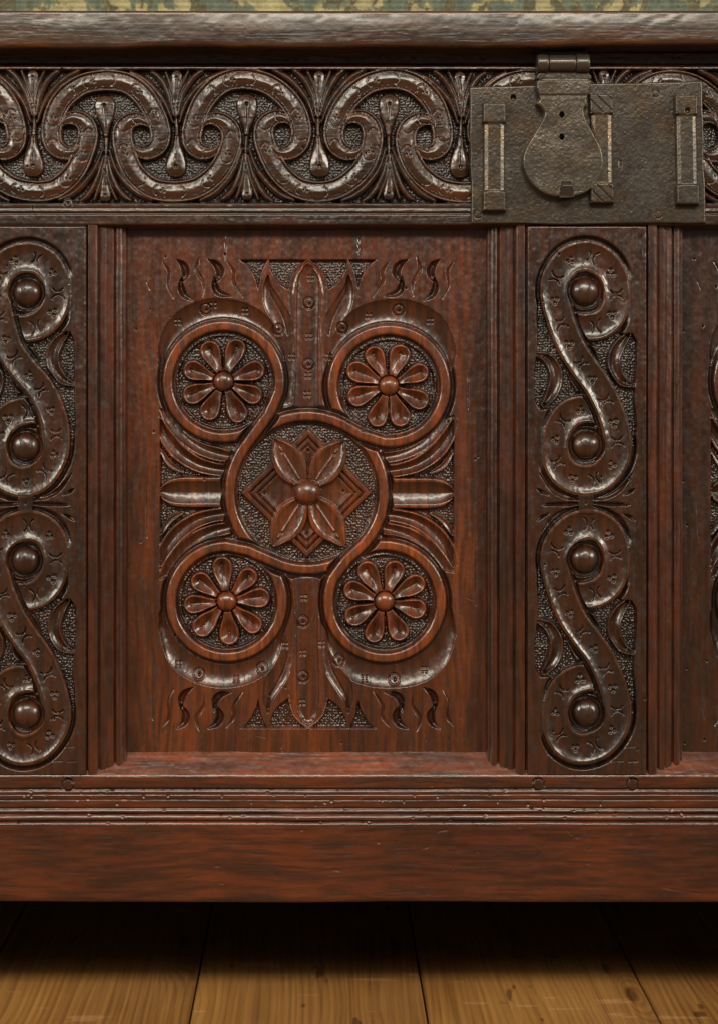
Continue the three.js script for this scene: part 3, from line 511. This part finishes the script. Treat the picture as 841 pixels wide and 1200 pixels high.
// --- bottom rail
const RP = [[878, -27], [885, -21], [909, -0.8], [911, 0], [923.4, 0], [924.4, -3.6], [928, -0.9], [930.6, -0.8], [931.3, -2.4], [932.2, -1], [936.8, -1], [937.6, -2.6], [938.6, -1.3], [946.6, -1.4], [947.4, -3.4], [950.6, -1.0], [952.8, -0.9], [953.6, -4.4], [956, -1.8], [958, -0.4], [961.2, -0.2], [962.2, -4.4], [964, -1.8], [966, -0.2], [968, 0], [1052, 0.5], [1055, -0.2], [1057, -1.8], [1058.5, -5], [1059, -12]];
function bottomRail(x0, x1, g) {
  const b = new Carving(x0, 878, x1, 1059, g * 2, 0, Math.min(g, 1) * 0.9), rr = rng(77);
  const at = (y) => { for (let i = 1; i < RP.length; i++) if (y <= RP[i][0]) { const [a, c] = RP[i - 1], [e, d] = RP[i]; return c + (d - c) * (y - a) / (e - a); } return -12; };
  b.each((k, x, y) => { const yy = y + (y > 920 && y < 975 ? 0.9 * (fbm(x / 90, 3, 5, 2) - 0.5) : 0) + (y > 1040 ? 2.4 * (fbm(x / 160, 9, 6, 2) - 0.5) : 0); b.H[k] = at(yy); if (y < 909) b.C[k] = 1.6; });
  for (const [x, y] of [[80, 919.5], [630, 919], [740.5, 919]]) {
    if (x < x0 || x > x1) continue;
    const id = b.id('peg'); b.each((k, a, c) => { const d = Math.max(Math.hypot(a - x, c - y), Math.abs(a - x) * 1.05); if (d < 7.6) { b.H[k] = d > 6.2 ? -2.6 : 0.9; b.C[k] = 0.6; b.I[k] = d <= 6.6 ? id : 0; } }, x - 10, y - 10, x + 10, y + 10);
  }
  for (let i = 0; i < 26; i++) { const x = rr() * 860 - 10, y = 968 + rr() * 84, a = rr() * 6.3, l = 2 + rr() * rr() * 16; b.groove([[x, y], [x + l * Math.cos(a), y + l * Math.sin(a) * 0.6]], 0.9 + rr() * 0.9, 0.3 + rr() * 0.5); }
  b.groove([[776, 1040], [790, 1043], [820, 1047]], 1, 0.5);
  for (let i = 0; i < 120; i++) { const x = rr() * 860 - 10, y = 922 + rr() * 44; b.dot(x, y, 0.8 + rr() * 0.9, 1.2); }
  b.finish(0.55, 0.22);
  return b;
}
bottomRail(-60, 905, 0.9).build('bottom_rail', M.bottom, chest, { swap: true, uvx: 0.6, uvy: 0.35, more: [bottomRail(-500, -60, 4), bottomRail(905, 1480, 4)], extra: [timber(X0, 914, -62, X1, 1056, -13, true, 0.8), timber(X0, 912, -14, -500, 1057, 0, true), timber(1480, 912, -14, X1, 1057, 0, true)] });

// --- lid: a worn slab, swept along its length
{
  const z1 = 28, yt = flatY(11.5, z1), yb = flatY(55, z1), prof = [], zb = -900;
  prof.push([yt - 0.6, zb], [yt - 0.6, -300], [yt - 0.4, -20], [yt, z1 - 10]);
  for (let i = 0; i <= 6; i++) { const a = i / 6 * Math.PI / 2; prof.push([yt + 4.5 - 4.5 * Math.cos(a), z1 - 4.5 + 4.5 * Math.sin(a)]); }
  for (let i = 1; i < 12; i++) prof.push([mix(yt + 4.5, yb - 6.5, i / 12), z1 + 0.9 * Math.sin(i / 12 * Math.PI)]);
  for (let i = 0; i <= 7; i++) { const a = i / 7 * Math.PI / 2; prof.push([yb - 6.5 + 6.5 * Math.sin(a), z1 - 6.5 + 6.5 * Math.cos(a)]); }
  prof.push([yb, 0], [yb, -60], [yb, zb], [yt - 0.6, zb]);
  const xs = []; for (let x = X0 - 40; x < -80; x += 40) xs.push(x); for (let x = -80; x < 920; x += 4) xs.push(x); for (let x = 920; x <= X1 + 40; x += 38) xs.push(x);
  const np = prof.length, P = [], T = [], K = [], ix = [];
  xs.forEach((x) => prof.forEach(([y, z], j) => {
    const front = z > -20 ? 1 : 0, wv = ((fbm(x / 170, y / 40, 91, 2) - 0.5) * 2.4 - 1.2 * clamp((yb - y) / (yb - yt))) * front, low = y > yb - 7 ? (fbm(x / 70, 2, 92, 3) - 0.5) * 4.5 * front : 0, sag = front * (x > 560 ? -2.2 * sstep(560, 800, x) * (y > yb - 8 ? 1 : 0) : 0);
    P.push((x - VX) * U, (FY - (y + low + sag)) * U, (z + wv + (fbm(x / 11, y / 7, 93, 2) - 0.5) * 0.7 * front) * U);
    T.push((y - z * 0.9) * U / 0.42 + 0.4, x * U / 0.42);
    const worn = front * (Math.max(1 - Math.abs(y - yb + 4) / 5, 1 - Math.abs(y - yt - 2) / 4)), c = 0.62 + 0.5 * fbm(x / 60, y / 20, 94, 3) + 0.7 * clamp(worn) * (0.5 + fbm(x / 20, 1, 95, 2)); const grey = front * sstep(0.35, 0.65, fbm(x / 90, y / 30, 96, 3)) * (1 - clamp(worn * 1.5)); K.push(c * (1 + 0.1 * grey), c * (1 + 0.8 * grey), c * (1 + 2.6 * grey));
  }));
  for (let i = 0; i < xs.length - 1; i++) for (let j = 0; j < np - 1; j++) { const a = i * np + j, b = a + np; ix.push(a, a + 1, b, b, a + 1, b + 1); }
  const g = new THREE.BufferGeometry(); g.setAttribute('position', new THREE.Float32BufferAttribute(P, 3)); g.setAttribute('uv', new THREE.Float32BufferAttribute(T, 2)); g.setAttribute('color', new THREE.Float32BufferAttribute(K, 3)); g.setIndex(ix); g.computeVertexNormals();
  const caps = [xs[0], xs[xs.length - 1]].map((x) => timber(x - 1, yt + 1, zb + 2, x + 1, yb - 1, z1 - 3, true, 0.7, 0.4)); for (const c of caps) c.deleteAttribute('normal'); for (const c of caps) c.computeVertexNormals();
  mesh('lid', here(mergeGeometries([g, ...caps])), M.lid, chest);
}
// --- back, ends and bottom of the chest
mesh('back_board', here(timber(X0 + 2, 62, -890, X1 - 2, 1056, -850)), M.hidden, chest);
for (const x of [X0, X1 - 40]) mesh('end_board', here(timber(x, 64, -848, x + 40, 1056, -64)), M.hidden, chest);
for (const x of [X0 - 4, X1 - 146]) mesh('stile', here(timber(x, 61, -892, x + 150, FY, -830)), M.hidden, chest);
mesh('bottom_board', here(timber(X0 + 42, 1020, -848, X1 - 42, 1044, -64, true)), M.hidden, chest);

// ---------------------------------------------------------------- ironwork
function plate(outline, z, h, f, tone = 1, g = 0.8, pit = 0.14) {      // a forged piece: outline, standing height, extra relief
  const xs = outline.map((p) => p[0]), ys = outline.map((p) => p[1]), b = new Carving(Math.min(...xs) - 3, Math.min(...ys) - 3, Math.max(...xs) + 3, Math.max(...ys) + 3, g, z), s = b.seed;
  b.keep = new Uint8Array(b.nx * b.ny); b.H.fill(-14);
  b.area(outline, (k, d, x, y) => {
    b.keep[k] = 1; const e = d < 0 ? 0 : clamp(d / 2.2); let v = d < 0 ? d * 9 : h * Math.sqrt(1 - (1 - e) ** 2);
    if (d >= 0) v += f(x, y, d) * e + pit * (fbm(x / 2.6, y / 2.6, s, 2) - 0.5) * 2 * e; b.H[k] = v; b.C[k] = tone * (0.8 + 0.4 * fbm(x / 18, y / 18, s + 4, 3)) * (d < 2.2 ? 1.15 : 1);
  }, 1.6, 30);
  return b;
}
const hole = (x, y, px, py, r, depth) => -depth * (1 - sstep(r * 0.75, r * 1.15, Math.hypot(x - px, y - py)));
{
  const outline = []; const c4 = [[549, 102], [821.5, 94.5], [826, 262], [551, 263]];
  for (let i = 0; i < 4; i++) { const a = c4[i], b = c4[(i + 1) % 4]; for (let k = 0; k < 14; k++) { const t = k / 14, w = k ? 0.9 * (vnoise(i * 9 + k * 0.8, 3, 8) - 0.5) * 2 : 0; outline.push([mix(a[0], b[0], t) + (i % 2 ? w : 0), mix(a[1], b[1], t) + (i % 2 ? 0 : w)]); } }
  const nails = [[559, 252], [767, 110], [770, 252], [600, 164]];
  const b = plate(outline, 1.6, 2.6, (x, y) => { let v = 1.3 * (fbm(x / 70, y / 60, 51, 2) - 0.5) * 2 + hole(x, y, 600.5, 115, 3.2, 5) + (x > 724 && x < 727.5 && y > 188 && y < 196 ? -1 : 0) ; return v; }, 0.9);
  for (const [nx, ny] of nails.slice(1, 3).concat([nails[0]])) { const id = b.id('nail'); b.each((k, x, y) => { const d = Math.hypot(x - nx, y - ny); if (d < 4.6) { b.H[k] += d > 3.6 ? -0.9 : 0.7; if (d < 4) b.I[k] = id; } }, nx - 6, ny - 6, nx + 6, ny + 6); }
  b.build('lock_plate', iron, chest, { size: 0.1 });
}
function staple(x, y0, y1, w, skew, hatch) {               // forged bar with square ends
  const q = (y) => (y - y0) * skew, P = 23, o = [[x, y0], [x + w, y0], [x + w + q(y0 + P), y0 + P + 1], [x + w - 1.2 + q(y0 + P), y0 + P + 3], [x + w - 1.2 + q(y1 - P), y1 - P - 2], [x + w + q(y1), y1 - P], [x + w + q(y1), y1], [x + q(y1), y1], [x + q(y1 - P), y1 - P], [x + 1.6 + q(y1 - P), y1 - P - 2], [x + 1.6 + q(y0 + P), y0 + P + 3], [x + q(y0 + P), y0 + P + 1]];
  const b = plate(o, 3.4, 7.5, (px, py) => {
    const c = x + w / 2 + q(py), e = Math.abs(px - c), bar = sstep(y0 + P, y0 + P + 2.5, py) * (1 - sstep(y1 - P - 2.5, y1 - P, py));
    let v = bar * (1.2 - Math.max(0, e - w * 0.24) * (px < c ? 0.66 : 0.5)) + (1 - bar) * 2.6;
    if (!bar && hatch) { const u = px - x + (py - y0) * (py < y0 + P + 3 ? -1 : -1); if (Math.abs(((u % 13) + 13) % 13 - 6.5) < 0.9) v -= 1.1; }
    return v;
  }, 1.0);
  return b;
}
staple(563.5, 121, 249, 28.5, 0, 0).build('staple', iron, chest, { size: 0.1, uvx: 0.3 });
staple(688, 110.5, 240, 29, 0.008, 1).build('staple', iron, chest, { size: 0.1, uvx: 0.5 });
{ const b = staple(787.5, 111.5, 241.5, 28, 0.016, 0); b.dot(803, 131, 3, 4.5); b.build('staple', iron, chest, { size: 0.1, uvx: 0.7 }); }
{
  const bulb = curve([[631, 93], [660, 91.5], [690, 93], [691, 101], [688, 110], [686.5, 116], [687, 122], [683, 130], [687, 143], [695, 158], [703, 174], [706, 190], [703.5, 204], [697, 216], [687, 225], [673, 230.5], [660, 231.5], [643, 230], [628, 222], [617, 209], [611.5, 193], [613.5, 177], [622, 161], [632, 145], [636.5, 134], [633, 127.5], [627, 122], [631, 116.5], [629, 110], [627, 102]], true, 5);
  const b = plate(bulb, 10, 4.2, (x, y) => {
    let v = 0.9 * (fbm(x / 30, y / 30, 55, 2) - 0.5) * 2 + hole(x, y, 657, 135, 2.9, 9) + hole(x, y, 657, 161, 2.9, 9); if (Math.abs(y - 112.5) < 1.6) v -= 1.1; if (Math.abs(y - 93.5) < 1.4) v -= 1;
    return v;
  }, 1.2, 0.8, 0.2);
  const hook = b.id('hook'); b.each((k, x, y) => { const w = 6.2 + (y - 214) * 0.14; if (Math.abs(x - 662.5) < w && b.keep[k]) { const t = (y - 213.5) / 17; b.H[k] = 5 + 7.5 * sstep(0, 0.3, t) - 3.5 * clamp((t - 0.35) / 0.6); b.I[k] = hook; b.C[k] = 0.85; } }, 653, 213.5, 672, 233);
  const body = b.build('hasp', iron, chest, { size: 0.1, uvx: 0.15 });
  const link = plate(curve([[642, 70], [675, 70], [676, 79], [683, 84], [690, 86.5], [690, 94.5], [660, 95], [630, 94.5], [629, 86.5], [636, 84], [642, 79]], true, 4), 9.5, 4.5, (x, y) => -1.2 * sstep(84, 87, y) * 0.4, 0.9);
  link.build('hinge_link', iron, body, { size: 0.1 });
  const ring = (x0, x1, r, name) => {
    const rr = 2.4, pts = [[0, -1], [r - rr, -1]]; for (let i = 0; i <= 4; i++) { const a = i / 4 * Math.PI / 2; pts.push([r - rr + rr * Math.sin(a), rr - 1 - rr * Math.cos(a) ]); }
    const L = x1 - x0; for (let i = 0; i <= 4; i++) { const a = i / 4 * Math.PI / 2; pts.push([r - rr + rr * Math.cos(a), L - rr + rr * Math.sin(a)]); } pts.push([0, L]);
    const g = new THREE.LatheGeometry(pts.map(([a, c]) => new THREE.Vector2(a * U, c * U)), 28); g.rotateZ(-Math.PI / 2); g.translate((flatX(x0, 12) - VX) * U, (FY - flatY(75, 12)) * U, 11 * U);
    g.setAttribute('color', new THREE.BufferAttribute(new Float32Array(g.attributes.position.count * 3).fill(0.95), 3)); const t = g.attributes.uv; for (let i = 0; i < t.count; i++) t.setXY(i, t.getX(i) * 0.4, t.getY(i) * 0.15);
    const m = mesh(name, here(g), iron, body); return m;
  };
  ring(629, 641.5, 11, 'hinge_knuckle'); ring(642.5, 673.5, 10.4, 'hinge_knuckle'); ring(674.5, 689.5, 11.3, 'hinge_knuckle');
  // strap that carries the hinge up to the lid
  mesh('hinge_strap', here(timber(632, 60.5, -2, 687, 72, 3, false, 0.9, 1)), iron, body);
}
renderer.render(scene, camera);
